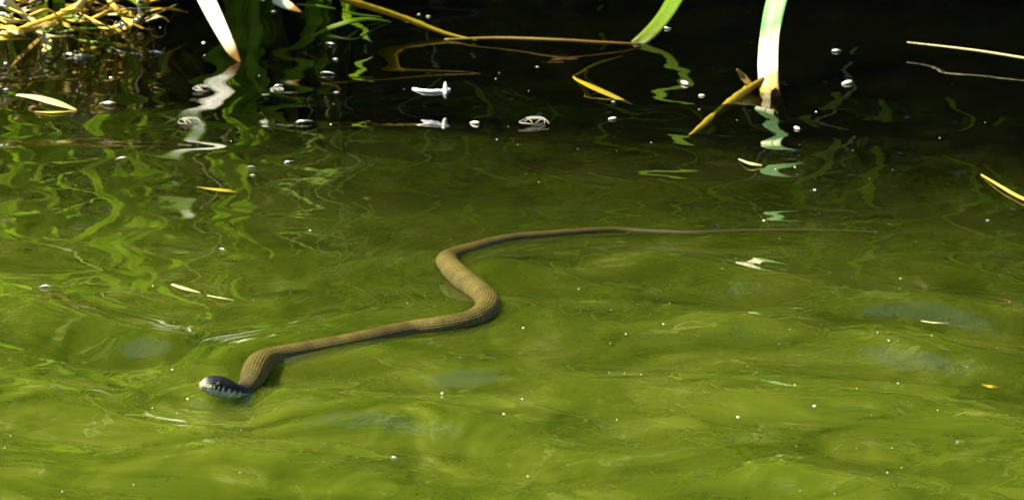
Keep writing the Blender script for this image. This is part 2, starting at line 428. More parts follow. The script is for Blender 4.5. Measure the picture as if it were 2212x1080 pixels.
# ------------------------------------------------------------------ snake path (used by the water as well)
# px, py, height of the axis (cm), half width (cm), half height (cm)
SN = [
 (433, 831, 1.10, .12, .12), (438, 831, 1.12, .56, .52), (450, 831, 1.10, .84, .82), (470, 833, 1.00, 1.00, .98),
 (492, 839, 0.72, 1.02, .92), (510, 845, 0.36, .84, .76), (526, 845, 0.12, .80, .76), (540, 829, 0.14, .98, .94),
 (549, 807, 0.36, 1.18, 1.10), (561, 787, 0.34, 1.22, 1.12), (588, 775, 0.02, 1.12, 1.05), (650, 763, -.08, 1.08, 1.02),
 (750, 745, -.10, 1.10, 1.03), (830, 728, -.22, 1.10, 1.03), (890, 716, -.28, 1.10, 1.03), (950, 708, -.10, 1.12, 1.05),
 (1010, 697, 0.0, 1.16, 1.08), (1046, 677, .10, 1.2, 1.1), (1053, 652, .14, 1.2, 1.1), (1031, 628, .14, 1.2, 1.1),
 (1001, 604, .12, 1.2, 1.08), (976, 582, .10, 1.18, 1.05), (966, 564, .05, 1.12, 1.0), (984, 553, -.05, .98, .9),
 (1028, 538, -.12, .82, .76), (1100, 518, -.17, .62, .58), (1200, 507, -.15, .50, .47), (1300, 499, -.12, .42, .40),
 (1350, 499, -.20, .39, .37), (1400, 502, -.20, .36, .35), (1450, 504, -.14, .34, .33), (1510, 505, -.07, .32, .30), (1600, 501, -.02, .29, .27), (1750, 499, .04, .23, .21),
 (1895, 502, .06, .12, .11)]
sn_ctrl = np.array([np.concatenate([P(a, b, z / 100), [w / 100, h / 100]]) for a, b, z, w, h in SN])
tt = np.concatenate([np.linspace(0, 1, 12)[:-1] ** 1.6, np.linspace(1, 7, 110)[:-1], np.linspace(7, len(SN) - 1, 560)])
sn = catmull(sn_ctrl, 0, tt)
sn_xy = sn[:, :2]

# ------------------------------------------------------------------ water surface
def wave_set():
    r = np.random.default_rng(5)
    W = []
    for lam, amp_slope, n, spread in ((0.26, .034, 5, .5), (0.15, .040, 7, .6), (0.085, .024, 9, .55), (0.05, .008, 10, .7), (0.03, .003, 8, 1.0)):
        for _ in range(n):
            l = lam * r.uniform(.8, 1.25)
            th = math.pi / 2 - 0.16 + r.normal() * spread
            k = 2 * math.pi / l
            W.append((k * math.cos(th), k * math.sin(th), amp_slope / k / math.sqrt(n) * 1.4, r.uniform(0, 6.28), l))
    return W
WAVES = wave_set()
RIDGES = [  # crests of the wake: sight points along each, width (m), height (m)
 ([(0, 640), (120, 685), (230, 712), (330, 735), (430, 738)], .020, .0030),
 ([(0, 800), (120, 860), (250, 905), (380, 930), (450, 955)], .022, .0026),
 ([(560, 858), (680, 846), (820, 824), (1000, 797), (1250, 780)], .014, .0014),
 ([(540, 880), (640, 882), (800, 886), (1000, 925), (1150, 968), (1380, 1000)], .028, .0036),
 ([(432, 812), (480, 778), (580, 738), (720, 702), (880, 668)], .016, .0020),
 ([(1005, 565), (1120, 585), (1260, 618), (1400, 640)], .016, .0024),
 ([(1240, 562), (1450, 572), (1650, 605), (1900, 638), (2230, 690)], .022, .0030),
 ([(1350, 690), (1600, 694), (1850, 668), (2230, 690)], .022, .0030),
 ([(1450, 712), (1750, 735), (1950, 760), (2230, 840)], .026, .0034),
 ([(1850, 700), (1980, 745), (2230, 800)], .020, .0028),
 ([(1450, 860), (1750, 865), (1980, 880), (2230, 960)], .026, .0036),
 ([(1600, 1005), (1800, 1050), (1950, 1100)], .024, .0030),
 ([(380, 1000), (700, 1010), (1000, 1040), (1300, 1050)], .03, .0022),
 ([(1150, 800), (1350, 835), (1500, 850)], .02, .0018),
]
ridge_w = [(catmull([P(a, b)[:2] for a, b in pts], 60), w * 1.8, h * 1.35) for pts, w, h in RIDGES]
snp = sn_xy[::4]
def water_height(X, Y):
    Z = np.zeros_like(X)
    r = np.hypot(X, np.maximum(np.abs(Y) - .3, 0))
    calm = 1.0 / (1 + np.exp((r - 3.0) / .4))
    left = 1 + 0.25 / (1 + np.exp((X + 0.22) / .07)) * 1 / (1 + np.exp((0.02 - Y) / .08))
    damp = 0.75 + 0.25 * np.sin(3.1 * X + 1.7 * Y + .6) * np.sin(2.3 * Y - 1.9 * X)
    for kx, ky, a, ph, l in WAVES:
        loc = damp if l > .07 else damp * (0.5 + 0.5 * np.sin(kx * .13 + 5.1 * X + 4 * Y + ph))
        Z += a * loc * np.sin(kx * X + ky * Y + ph + 0.7 * np.sin(6 * X - 4 * Y + ph))
    Z *= calm * left
    inside = (np.abs(X) < .9) & (np.abs(Y) < 1.5)
    x, y = X[inside], Y[inside]
    add = np.zeros_like(x)
    for pts, w, h in ridge_w:
        d = np.full_like(x, 9.0); s = np.zeros_like(x)
        for i, (a, b) in enumerate(pts):
            dd = np.hypot(x - a, y - b)
            m = dd < d
            d[m] = dd[m]; s[m] = i / (len(pts) - 1)
        env = np.clip(np.minimum(s, 1 - s) * 6, 0, 1) ** .7
        add += 1.8 * h * env * (np.exp(-(d / w) ** 2) - 0.35 * np.exp(-((d - 2.0 * w) / (w * .8)) ** 2))
    d = np.full_like(x, 9.0); s = np.zeros_like(x)
    for i, (a, b) in enumerate(snp):
        dd = np.hypot(x - a, y - b)
        m = dd < d
        d[m] = dd[m]; s[m] = i / len(snp)
    fade = np.clip(1.15 - s, 0.15, 1)
    add += fade * (0.0017 * np.cos(2 * math.pi * d / .034) * np.exp(-d / .05) + 0.0018 * np.exp(-(np.maximum(d - .010, 0) / .006) ** 2))
    Z[inside] += add
    return Z
def axis(lo, hi, step, far_lo, far_hi):
    a = list(np.arange(lo, hi + step / 2, step))
    g, v = step, a[-1]
    while v < far_hi:
        g = min(g * 1.12, 1.0); v += g; a.append(v)
    g, v, pre = step, a[0], []
    while v > far_lo:
        g = min(g * 1.12, 1.0); v -= g; pre.append(v)
    return np.array(pre[::-1] + a)
xs = axis(-.62, .62, .0038, -14, 14)
ys = axis(-.98, 1.40, .0056, -4.1, 2.4)
X, Y = np.meshgrid(xs, ys)
Z = water_height(X, Y)
nx, ny = len(xs), len(ys)
ii = np.arange(nx * ny).reshape(ny, nx)
faces = np.stack([ii[:-1, :-1], ii[:-1, 1:], ii[1:, 1:], ii[1:, :-1]], -1).reshape(-1, 4)
me = bpy.data.meshes.new("pond_water")
me.vertices.add(nx * ny)
me.vertices.foreach_set("co", np.stack([X, Y, Z], -1).astype(np.float32).ravel())
me.loops.add(faces.size)
me.loops.foreach_set("vertex_index", faces.astype(np.int32).ravel())
me.polygons.add(len(faces))
me.polygons.foreach_set("loop_start", np.arange(0, faces.size, 4, dtype=np.int32))
me.polygons.foreach_set("use_smooth", np.ones(len(faces), dtype=bool))
me.update(calc_edges=True)
me.validate()
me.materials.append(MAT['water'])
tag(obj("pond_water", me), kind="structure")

# ------------------------------------------------------------------ pond bed, banks
def grid_obj(name, xs, ys, fz, mat):
    X, Y = np.meshgrid(xs, ys)
    Z = fz(X, Y)
    nx, ny = len(xs), len(ys)
    ii = np.arange(nx * ny).reshape(ny, nx)
    f = np.stack([ii[:-1, :-1], ii[:-1, 1:], ii[1:, 1:], ii[1:, :-1]], -1).reshape(-1, 4)
    return obj(name, make_mesh(name, np.stack([X, Y, Z], -1).reshape(-1, 3), f, mat))
def lump(X, Y):
    return (np.sin(7.1 * X + 2.3 * Y) * np.sin(5.3 * Y - 1.7 * X) * .5 + np.sin(17 * X - 9 * Y + 1) * np.sin(13 * Y + 4 * X) * .3
            + np.sin(41 * X + 13 * Y) * np.sin(37 * Y - 19 * X) * .16)
def bank_line(X):
    """distance of the far waterline: it comes closest on the left"""
    return 1.40 - 0.22 / (1 + np.exp((X + 0.30) / .05)) + .04 * np.sin(6 * X + 1) + .015 * np.sin(19 * X)
def bank_z(X, Y):
    # a steep bare face of dark earth with grass on top
    d = Y - bank_line(np.clip(X, -6, 6))
    z = np.where(d < 0, d * 0.9, .34 * (1 - np.exp(-d / .09)))
    z = np.clip(z, -.5, None) + np.where(d > 0, .05 * lump(X, Y) * np.clip(d * 8, 0, 1), 0) + np.clip(d - 1.2, 0, 60) * .05
    return z
bx_ = axis(-1.6, 1.6, .03, -60, 60)
by_ = axis(.84, 2.7, .03, .80, 90)
tag(grid_obj("far_bank", bx_, by_[by_ > .55], bank_z, MAT['soil']), kind="structure")
tag(grid_obj("pond_bed", axis(-2, 2, .2, -14, 14), axis(-3, 1, .2, -4.4, 1.6), lambda X, Y: -.42 + .03 * lump(X, Y), MAT['mud']), kind="structure")
tag(grid_obj("near_bank", axis(-3, 3, .2, -60, 60), np.concatenate([np.linspace(-60, -5, 24), np.linspace(-4.9, -3.4, 20)]),
             lambda X, Y: .16 * np.tanh((-3.75 - Y) / .25) - .05 + .03 * lump(X, Y), MAT['soil']), kind="structure")

# ------------------------------------------------------------------ snake
def build_snake():
    n, seg = len(sn), 44
    p, wa, hb = sn[:, :3], np.maximum(sn[:, 3], .0004), np.maximum(sn[:, 4], .0004)
    T = tangents(p)
    arc = np.concatenate([[0], np.cumsum(np.linalg.norm(np.diff(p, axis=0), axis=1))])
    base = p[0] * 0; base[:2] = P(548, 812)[:2]
    verts, uv, cols = [], [], []
    r = np.random.default_rng(3)
    for i in range(n):
        s = np.cross(T[i], [0, 0, 1.0]); s /= np.linalg.norm(s)
        u = np.cross(s, T[i])
        cm = arc[i] * 100
        head = 1 / (1 + math.exp((cm - 4.7) / .45))
        for k in range(seg):
            a = 2 * math.pi * k / seg - math.pi / 2        # seam under the belly
            ca, sa = math.cos(a), math.sin(a)
            e = 0.85 + 0.15 * (1 - head)
            cx = math.copysign(abs(ca) ** e, ca)
            cz = math.copysign(abs(sa) ** (1.0 if sa < 0 else 1.0 + .12 * head), sa)
            flat = 1 - .12 * head * max(sa, 0)
            # brow ridge, cheeks and a crease along the mouth
            bulge = 1 + head * (.07 * math.exp(-((cm - 1.5) / .5) ** 2) * math.exp(-((sa - .62) / .25) ** 2)
                                - .05 * math.exp(-((sa + .22) / .10) ** 2))
            verts.append(p[i] + s * cx * wa[i] * bulge + u * cz * hb[i] * flat * bulge - base)
            uv.append((k / seg, arc[i]))
            # pigment, with shade painted into the tail
            olive = np.array([.066, .050, .0085]) * (1 - .55 * np.clip((cm - 55) / 40, 0, 1)) if cm > 8 else np.array([.058, .047, .010])  # darker towards the tail, standing in for shade and reflection there
            olive = olive * (1 + .10 * r.normal())
            belly = np.array([.13, .14, .13])
            t = np.clip((-sa - .30) / .2, 0, 1)
            c = olive * (1 - t) + belly * t
            if head > .02:
                top = np.array([.006, .006, .007])
                lip = np.array([.40, .44, .28])
                snout = np.array([.40, .38, .22])
                edge = 0.42 - 0.42 * np.clip((cm - 2.0) / 2.4, 0, 1)   # black crown dips towards the neck
                tl = np.clip((edge - sa) / .14, 0, 1)
                hc = top * (1 - tl) + lip * tl
                tooth = ((cm - 1.2) / .40) % 1.0
                bar = cm > 1.0 and cm < 4.6 and abs(tooth - .5) < .20 * np.clip((sa + .36 - .06 * cm) / .5 + .15, 0, 1) / .6
                if bar and sa < .5:
                    hc = top
                ts = np.clip((1.05 - .35 * max(sa, 0) - cm) / .75, 0, 1)
                hc = hc * (1 - ts) + snout * ts
                if sa < -.45:
                    hc = np.array([.40, .42, .28])
                c = hc * head + c * (1 - head)
            cols.append((*c, float(np.clip((wa[i] - .0036) / .005, 0, 1))))
    faces = []
    for i in range(n - 1):
        for k in range(seg):
            k2 = (k + 1) % seg
            faces.append((i * seg + k, i * seg + k2, (i + 1) * seg + k2, (i + 1) * seg + k))
    faces.append(tuple(range(seg)))
    faces.append(tuple(reversed(range((n - 1) * seg, n * seg))))
    # seam: the UV jumps from 43/44 back to 0 under the belly only
    me = make_mesh("snake", verts, faces, MAT['snake'], uv, True, cols)
    o = obj("snake", me, None, base)
    tag(o, "olive brown snake with a black and cream head swimming across the pond", "snake")
    # eyes on both sides of the head
    for side in (-1, 1):
        i = int(np.argmin(np.abs(arc - .0150)))
        s = np.cross(T[i], [0, 0, 1.0]); s /= np.linalg.norm(s); u = np.cross(s, T[i])
        c = p[i] + s * side * wa[i] * .86 + u * hb[i] * .42 - base
        for nm, rad, mat, push in (("eye", .0018, MAT['iris'], 0), ("pupil", .0014, MAT['eye'], .0008)):
            v, f = [], []
            for a in range(9):
                for b in range(14):
                    th, ph = math.pi * a / 8, 2 * math.pi * b / 14
                    v.append(c + s * side * push + rad * np.array([math.sin(th) * math.cos(ph), math.sin(th) * math.sin(ph), math.cos(th)]))
            for a in range(8):
                for b in range(14):
                    f.append((a * 14 + b, (a + 1) * 14 + b, (a + 1) * 14 + (b + 1) % 14, a * 14 + (b + 1) % 14))
            e = obj(nm, make_mesh(nm, v, f, mat), o if nm == "eye" else eye)
            if nm == "eye": eye = e
    return o
snake = build_snake()

# ------------------------------------------------------------------ reeds, stems and leaves in view
lit_points = []            # things in view that gaps in the added crown keep sunlit
def blade(name, pxs, widths_px, mat, label, cat, face=(0, -.75, .65), fold=.18, twist=0., n=28, lit=True, group=None, wob=0., root=()):
    pts = [np.array(q) for q in root] + [P(*q) for q in pxs]
    w = [x / PXM for x in widths_px]
    o = placed(name, ribbon(pts, w, n, face, fold, .0007, twist, wob), mat)
    tag(o, label, cat, group)
    if lit: lit_points.extend(catmull(pts, 9))
    return o
def stem(name, pxs, radii_px, mat, label, cat, nodes=0, n=40, lit=True, flat=1., rough=.04, group=None):
    pts = [P(*q) for q in pxs]
    o = placed(name, tube(pts, [x / PXM for x in radii_px], n, 10, nodes, rough, flat), mat)
    tag(o, label, cat, group)
    if lit: lit_points.extend(catmull(pts, 7))
    return o

# the broad pale reed standing in the dark water
r = empty("reed_leaf", P(1668, 215, -.02))
tag(r, "broad reed leaf, green above and creamy white below, standing in dark water", "reed")
pts = [P(1688, 243, -.020), P(1678, 222, -.011), P(1663, 197, .001), P(1659, 150, .021), P(1660, 100, .042), P(1666, 55, .060), P(1678, 0, .083), P(1700, -70, .112), P(1730, -160, .145)]
v, f, uv = ribbon(pts, [w / PXM for w in (26, 36, 52, 58, 58, 60, 62, 60, 34)], 48, (-.55, -.75, .35), .16, .0008)
base = np.array(r.location)
obj("blade", make_mesh("blade", v - base, f, MAT['reed_white'], uv), r)
v, f, uv = ribbon([P(1690, 252, -.035), P(1684, 232, -.02), P(1676, 212, -.004), P(1671, 192, .012)], [.006, .014, .016, .005], 18, (-.1, -.8, .5), -.3, .0009)
obj("sheath", make_mesh("sheath", v - base, f, MAT['straw_brown'], uv), r)
lit_points.extend(catmull(pts[:7], 16))

blade("reed_leaf", [(1366, 97, -.002), (1390, 84, .005), (1425, 48, .021), (1452, 8, .038), (1475, -40, .058), (1490, -120, .090), (1470, -190, .115)],
      (18, 36, 46, 56, 62, 58, 16), MAT['reed_lush'], "bright green reed leaf curving up out of the water from a thin straw", "reed", (-.6, -.7, .4), twist=.5)
blade("reed_leaf", [(412, -62, .088), (440, -12, .066), (463, 34, .046), (486, 80, .026), (502, 110, .012), (521, 139, -.002)],
      (26, 40, 52, 50, 48, 44, 36, 28, 5), MAT['reed_bleached'], "bleached white reed leaf with a brown tip hanging down to the water", "reed", (-.45, -.85, .3), .12, n=44,
      root=((-.455, 1.27, .10), (-.43, 1.16, .21), (-.385, 1.0, .185)))
blade("reed_leaf", [(560, -45, .075), (592, -4, .055), (622, 12, .047), (652, 28, .040)], (14, 22, 24, 24, 22, 3), MAT['reed_bleached'],
      "pale leaf with an orange brown tip hanging above dark water", "reed", (-.4, -.7, .5), .12, n=40,
      root=((-.34, 1.42, .16), (-.30, 1.30, .17)))
stem("reed_stalk", [(690, -30, .06), (745, 0, .045), (800, 16, .035), (880, 42, .02), (960, 72, .006), (1030, 88, .001)], (7, 8, 8, 7, 5, 2), MAT['yellow_leaf'],
     "slanting yellow reed stem dipping into the dark water", "reed", nodes=2)
blade("grass_blade", [(672, 80, .001), (710, 62, .006), (760, 46, .014), (800, 42, .012), (845, 48, .004)], (5, 12, 12, 9, 3), MAT['reed_lush'],
      "thin arched green grass blade lying under the yellow stem", "grass")
blade("grass_blade", [(640, 10, .03), (680, 13, .028), (725, 20, .022)], (4, 8, 3), MAT['reed_lush'], "tiny green blade tip beside the orange leaf end", "grass")
blade("grass_blade", [(740, 22, .02), (770, 32, .014), (825, 38, .006)], (5, 7, 3), MAT['reed_lush'], "short green blade close beneath the yellow stem", "grass")
stem("straw", [(960, 86, .001), (1080, 83, .004), (1200, 87, .006), (1290, 92, .004), (1385, 96, .002)], (2.5, 4, 4.2, 4, 2.5), MAT['straw_brown'],
     "long thin brown straw lying level on the water below the green reed", "straw")
blade("dead_leaf", [(1345, 122, -.010), (1290, 138, -.007), (1250, 160, -.001), (1240, 168, .002), (1275, 186, .004), (1320, 206, .003), (1366, 226, .001)],
      (5, 9, 9, 7, 16, 14, 3), MAT['yellow_leaf'], "bent yellow leaf floating on dark water, folded at a sharp angle", "leaf", (0, -.55, .83), .1, n=40)
stem("reed_stalk", [(1650, 172, .01), (1620, 190, .003), (1592, 210, .001), (1560, 236, .0), (1520, 270, -.001), (1482, 300, -.006)], (7, 8, 10, 9, 8, 3), MAT['yellow_leaf'],
     "jointed yellow brown reed stalk lying in the water beside the pale reed", "reed", nodes=3, rough=.07)
blade("dead_leaf", [(1592, 150, .02), (1604, 165, .012), (1622, 185, .003), (1630, 196, -.004)], (6, 16, 14, 6), MAT['straw_brown'], "dull brown leaf scrap leaning on the pale reed", "leaf", lit=False)
stem("straw", [(1960, 92, .010), (2080, 106, .012), (2150, 116, .012), (2260, 134, .012)], (1.5, 2.6, 3, 3), MAT['straw_pale'],
     "thin pale straw slanting above the darkest water", "straw")
stem("straw", [(2120, 378, .001), (2160, 402, .003), (2200, 425, .003), (2260, 452, .002)], (2, 3.5, 4, 4), MAT['straw'], "thin yellow straw floating below the darkest water", "straw")

# litter tangled along the left shore
litter = "straw litter tangled on the shore"
stem("straw", [(-30, 95, .02), (40, 68, .03), (110, 42, .035), (190, 5, .05), (230, -30, .07)], (7, 9, 10, 10, 9), MAT['straw'], "thick golden straw stem sloping across the shore litter", "straw", nodes=2, group=litter)
stem("straw", [(85, 68, .012), (130, 42, .03), (165, 18, .045), (200, -25, .07)], (9, 9, 9, 8), MAT['straw_pale'], "pale yellow forked straw rising from the shore litter", "straw", nodes=1, group=litter)
blade("dead_leaf", [(5, -30, .07), (20, 5, .05), (48, 30, .035), (74, 52, .025), (92, 76, .012), (104, 100, .003), (94, 112, .0)], (26, 24, 20, 22, 24, 26, 10), MAT['straw_pale'],
      "ragged pale leaf curling down to the water from the shore litter", "leaf", (-.2, -.5, .8), .25, wob=.35)
blade("dead_leaf", [(-8, -5, .055), (6, 8, .05), (18, 22, .04)], (14, 20, 8), MAT['husk'], "small bright white leaf scrap in the shore litter", "leaf", (-.2, -.5, .8))
stem("straw", [(-20, 30, .03), (10, 33, .028), (26, 36, .024)], (5, 6, 3), MAT['husk'], "stubby white straw end poking from the shore litter", "straw")
blade("dead_leaf", [(88, 82, .016), (64, 104, .010), (42, 126, .005), (22, 147, .001)], (10, 14, 12, 2), MAT['straw_brown'],
      "golden brown pointed leaf tip dipping to the water", "leaf", (-.1, -.6, .8), .2)
stem("straw", [(170, -10, .06), (190, 14, .045), (205, 28, .03), (225, 42, .015)], (8, 7, 6, 3), MAT['straw_brown'], "brown straw stub leaning right from the pale fork", "straw", group=litter)
stem("straw", [(225, -10, .05), (248, 16, .04), (268, 40, .028)], (7, 7, 6), MAT['straw'], "golden straw stub ending behind the white twig", "straw", group=litter)
blade("dead_leaf", [(218, 84, .002), (250, 66, .008), (285, 50, .016), (318, 20, .03)], (12, 26, 22, 5), MAT['yellow_leaf'], "broad amber leaf propped under the white twig", "leaf", (0, -.5, .8))
stem("twig", [(248, 59, .014), (275, 49, .020), (303, 40, .024), (301, 22, .036), (297, 4, .05)], (3, 5, 4, 3.5, 2), MAT['husk'], "bleached white elbow twig above the amber leaf", "twig")
blade("grass_blade", [(130, 70, .002), (165, 64, .006), (215, 62, .002)], (4, 10, 4), MAT['reed_lush'], "short green blade lying flat among straw litter", "grass")
blade("grass_blade", [(170, 86, .001), (205, 92, .004), (250, 95, .001)], (4, 9, 3), MAT['reed_lush'], "bright green blade floating in front of the amber leaf", "grass")
blade("dead_leaf", [(160, 112, .001), (190, 106, .003), (225, 99, .001)], (6, 14, 5), MAT['yellow_leaf'], "olive yellow leaf scrap floating by the litter edge", "leaf", (0, -.4, .9))
stem("straw", [(265, 80, .012), (290, 102, .004), (312, 122, -.002)], (2, 2, 1.5), MAT['straw_brown'], "thin brown straw bending into water beside the amber leaf", "straw", lit=False)
rl = np.random.default_rng(21)
for k in range(84):                                     # smaller straws of the same tangle
    x0 = rl.uniform(-40, 330); y0 = rl.uniform(-20, 78) - x0 * .08
    ln = rl.uniform(35, 110); an = rl.uniform(-.75, .75)
    x1, y1 = x0 + ln * math.cos(an), y0 - ln * math.sin(an) * .6
    z = rl.uniform(.003, .05)
    mid = ((x0 + x1) / 2 + rl.normal() * 5, (y0 + y1) / 2 + rl.normal() * 5, z + .006)
    if k % 5 < 2:
        blade("dead_leaf", [(x0, y0, z), mid, (x1, y1, z * .6)], (rl.uniform(2, 5), rl.uniform(7, 17), 2), MAT[('yellow_leaf', 'straw', 'reed_lush', 'straw_pale')[(k // 5 + k) % 4]],
              "curled dry leaf among the straw litter along the shore", "leaf", (rl.normal() * .3 - .3, -.5, .7), .3, rl.normal() * .8, 14, k % 5 == 0, "curled leaves in the shore litter", .2)
    else:
        stem("straw", [(x0, y0, z), mid, (x1, y1, z * .7)],
             (rl.uniform(1.5, 4.5),) * 2 + (1.2,), MAT[('straw', 'straw_brown', 'straw_pale', 'straw')[k % 4]],
             "slender dry straw in the tangled litter along the shore", "straw", lit=(k % 5 == 0), n=14, group="slender straws in the shore litter")

# leaves and slivers afloat on the open water
blade("dead_leaf", [(425, 404, .001), (455, 408, .003), (490, 412, .003), (512, 416, .001)], (3, 8, 10, 4), MAT['yellow_leaf'], "slim yellow leaf floating alone left of the snake's tail", "leaf", (0, -.4, .9))
blade("dead_leaf", [(372, 614, .001), (395, 622, .003), (432, 632, .001)], (7, 9, 3), MAT['straw_pale'], "pale leaf sliver floating above the snake's head", "leaf", (0, -.4, .9))
blade("dead_leaf", [(448, 638, .001), (475, 643, .003), (505, 648, .001)], (3, 4, 3), MAT['straw_pale'], "thin pale sliver trailing the leaf sliver above the snake", "leaf", (0, -.4, .9))
blade("dead_leaf", [(1596, 344, .001), (1620, 353, .003), (1646, 358, .001)], (4, 10, 6), MAT['straw_pale'], "cream leaf sliver floating below the pale reed", "leaf", (0, -.4, .9))
blade("dead_leaf", [(2122, 830, .001), (2140, 834, .003), (2158, 836, .001)], (3, 11, 3), MAT['yellow_leaf'], "small oval orange leaf floating on sunlit water", "leaf", (0, -.4, .9))
blade("dead_leaf", [(36, 205, .001), (75, 210, .004), (120, 222, .004), (166, 238, .001)], (8, 20, 22, 4), MAT['straw_pale'], "large pale pointed leaf floating off the straw litter", "leaf", (0, -.4, .9), .2)  # a reflection on the water, modelled as a floating blade
blade("dead_leaf", [(75, 242, .001), (120, 243, .002), (166, 240, .001)], (3, 6, 4), MAT['straw'], "narrow tan leaf floating against the large pale leaf", "leaf", (0, -.4, .9))
blade("dead_leaf", [(1990, 693, .001), (2020, 697, .002), (2050, 698, .001)], (2, 4, 2), MAT['straw_pale'], "faint thin sliver floating on the wake", "leaf", (0, -.4, .9))

# floating white twig with an upright stub
r = empty("floating_twig", P(930, 197, 0))
tag(r, "knobbly white twig floating level with an upright stub at one end", "twig")
base = np.array(r.location)
for nm, pp, rr in (("stick", [(893, 193, .002), (910, 196, .003), (930, 198, .003), (950, 197, .003), (972, 194, .003)], (4, 3.5, 4.5, 4, 4)),
                   ("stub", [(962, 205, .0), (962, 195, .004), (962, 178, .012)], (3, 6, 2.2))):
    v, f, uv = tube([P(*q) for q in pp], [q / PXM for q in rr], 26, 10, 2, .12)
    obj(nm, make_mesh(nm, v - base, f, MAT['husk'], uv), r)
lit_points.extend([P(893 + 20 * i, 196) for i in range(5)])

# ------------------------------------------------------------------ husks, seeds and specks on the water
def blob_mesh(name, mat, sx, sy, sz, seed, bump=.18):
    rr = np.random.default_rng(seed)
    a, b = 7, 10
    ph = rr.uniform(0, 6.28, 6)
    v, f = [], []
    for i in range(a + 1):
        for j in range(b):
            th, p = math.pi * i / a, 2 * math.pi * j / b
            q = 1 + bump * math.sin(2 * p + ph[0]) * math.sin(th) + bump * .7 * math.sin(3 * th + ph[1] + p)
            v.append((sx * q * math.sin(th) * math.cos(p), sy * q * math.sin(th) * math.sin(p), sz * math.cos(th)))
    for i in range(a):
        for j in range(b):
            f.append((i * b + j, (i + 1) * b + j, (i + 1) * b + (j + 1) % b, i * b + (j + 1) % b))
    return make_mesh(name, v, f, mat)
seed_mesh = blob_mesh("floating_seed", MAT['seed'], .5, .24, .16, 1, .12)
def flake_mesh(name, mat, seed):
    """ragged tuft: a torn curled flake with a few loose threads"""
    rr = np.random.default_rng(seed)
    V, F = [], []
    nb = 11
    for lay, (z, k) in enumerate(((.10, 1.0), (.02, .85))):
        V.append((0, 0, z + .12))
        for j in range(nb):
            a = 2 * math.pi * j / nb
            q = .5 * k * rr.uniform(.35, 1.0)
            V.append((q * math.cos(a), .6 * q * math.sin(a), z + rr.uniform(-.06, .14)))
    for j in range(nb):
        j2 = (j + 1) % nb
        F += [(0, 1 + j, 1 + j2), (nb + 1, nb + 2 + j2, nb + 2 + j), (1 + j, nb + 2 + j, nb + 2 + j2, 1 + j2)]
    for t in range(4):
        a = rr.uniform(0, 6.28); l = rr.uniform(.5, .95)
        v, f, _ = tube([(0, 0, .12), (.5 * l * math.cos(a), .4 * l * math.sin(a), .16), (l * math.cos(a + .3), .7 * l * math.sin(a + .3), .02)], (.05, .035, .015), 6, 4)
        b = len(V); V += [tuple(q) for q in v]; F += [tuple(i + b for i in ff) for ff in f]
    return make_mesh(name, V, F, mat)
fluff_meshes = [flake_mesh("white_fluff", MAT['husk'], 60 + k) for k in range(6)]
speck_mesh = blob_mesh("pollen_speck", MAT['husk'], .5, .5, .5, 3, .1)
def drift(name, me, px, py, size_px, rot, label, cat, group=None, squash=1., tall=1.):
    s = size_px / PXM
    o = obj(name, me, None, P(px, py, .0))
    o.location.z = float(water_height(np.array([[o.location.x]]), np.array([[o.location.y]]))[0, 0]) + .10 * s
    o.scale = (s, s * squash, s * tall)
    o.rotation_euler = (rl.uniform(-.15, .15), rl.uniform(-.2, .2), rot)
    tag(o, label, cat, group)
    return o
g = "pale seeds drifting on the water"
for px, py, sz, rot, lab in ((1480, 177, 30, -.9, "cream seed floating left of the pale reed"), (1830, 183, 30, .7, "cream seed floating right of the pale reed"),
                             (1722, 279, 24, -1.0, "plump white seed floating below the pale reed's foot"), (1026, 259, 24, -.2, "small tan seed floating below the white twig"),
                             (1323, 259, 20, .1, "pale seed floating near the tip of the bent yellow leaf"), (1516, 207, 16, .2, "dull greenish seed above the jointed stalk")):
    drift("floating_seed", seed_mesh, px, py, sz, rot, lab, "seed", g)
    lit_points.append(P(px, py))
flf = [(708, 160, 36), (724, 124, 16), (726, 205, 15), (262, 352, 26), (98, 620, 26), (650, 268, 38), (620, 352, 22), (542, 362, 20), (600, 190, 30), (150, 120, 36),
       (338, 120, 36), (1440, 63, 24), (1804, 111, 26), (230, 79, 22), (300, 56, 14), (850, 987, 15), (480, 540, 16), (545, 380, 14), (590, 29, 14), (925, 38, 18), (714, 98, 26), (232, 226, 40),
       (12, 197, 22), (1325, 228, 18), (2133, 476, 12), (905, 28, 12), (880, 52, 14), (1160, 150, 10), (1510, 247, 12)]
for px, py, sz in flf:
    drift("white_fluff", fluff_meshes[int(px + py) % 6], px, py, sz * .8, rl.uniform(-.5, .5), "fleck of white fluff floating on the pond", "fluff", "flecks of white fluff on the water", .8, .7)

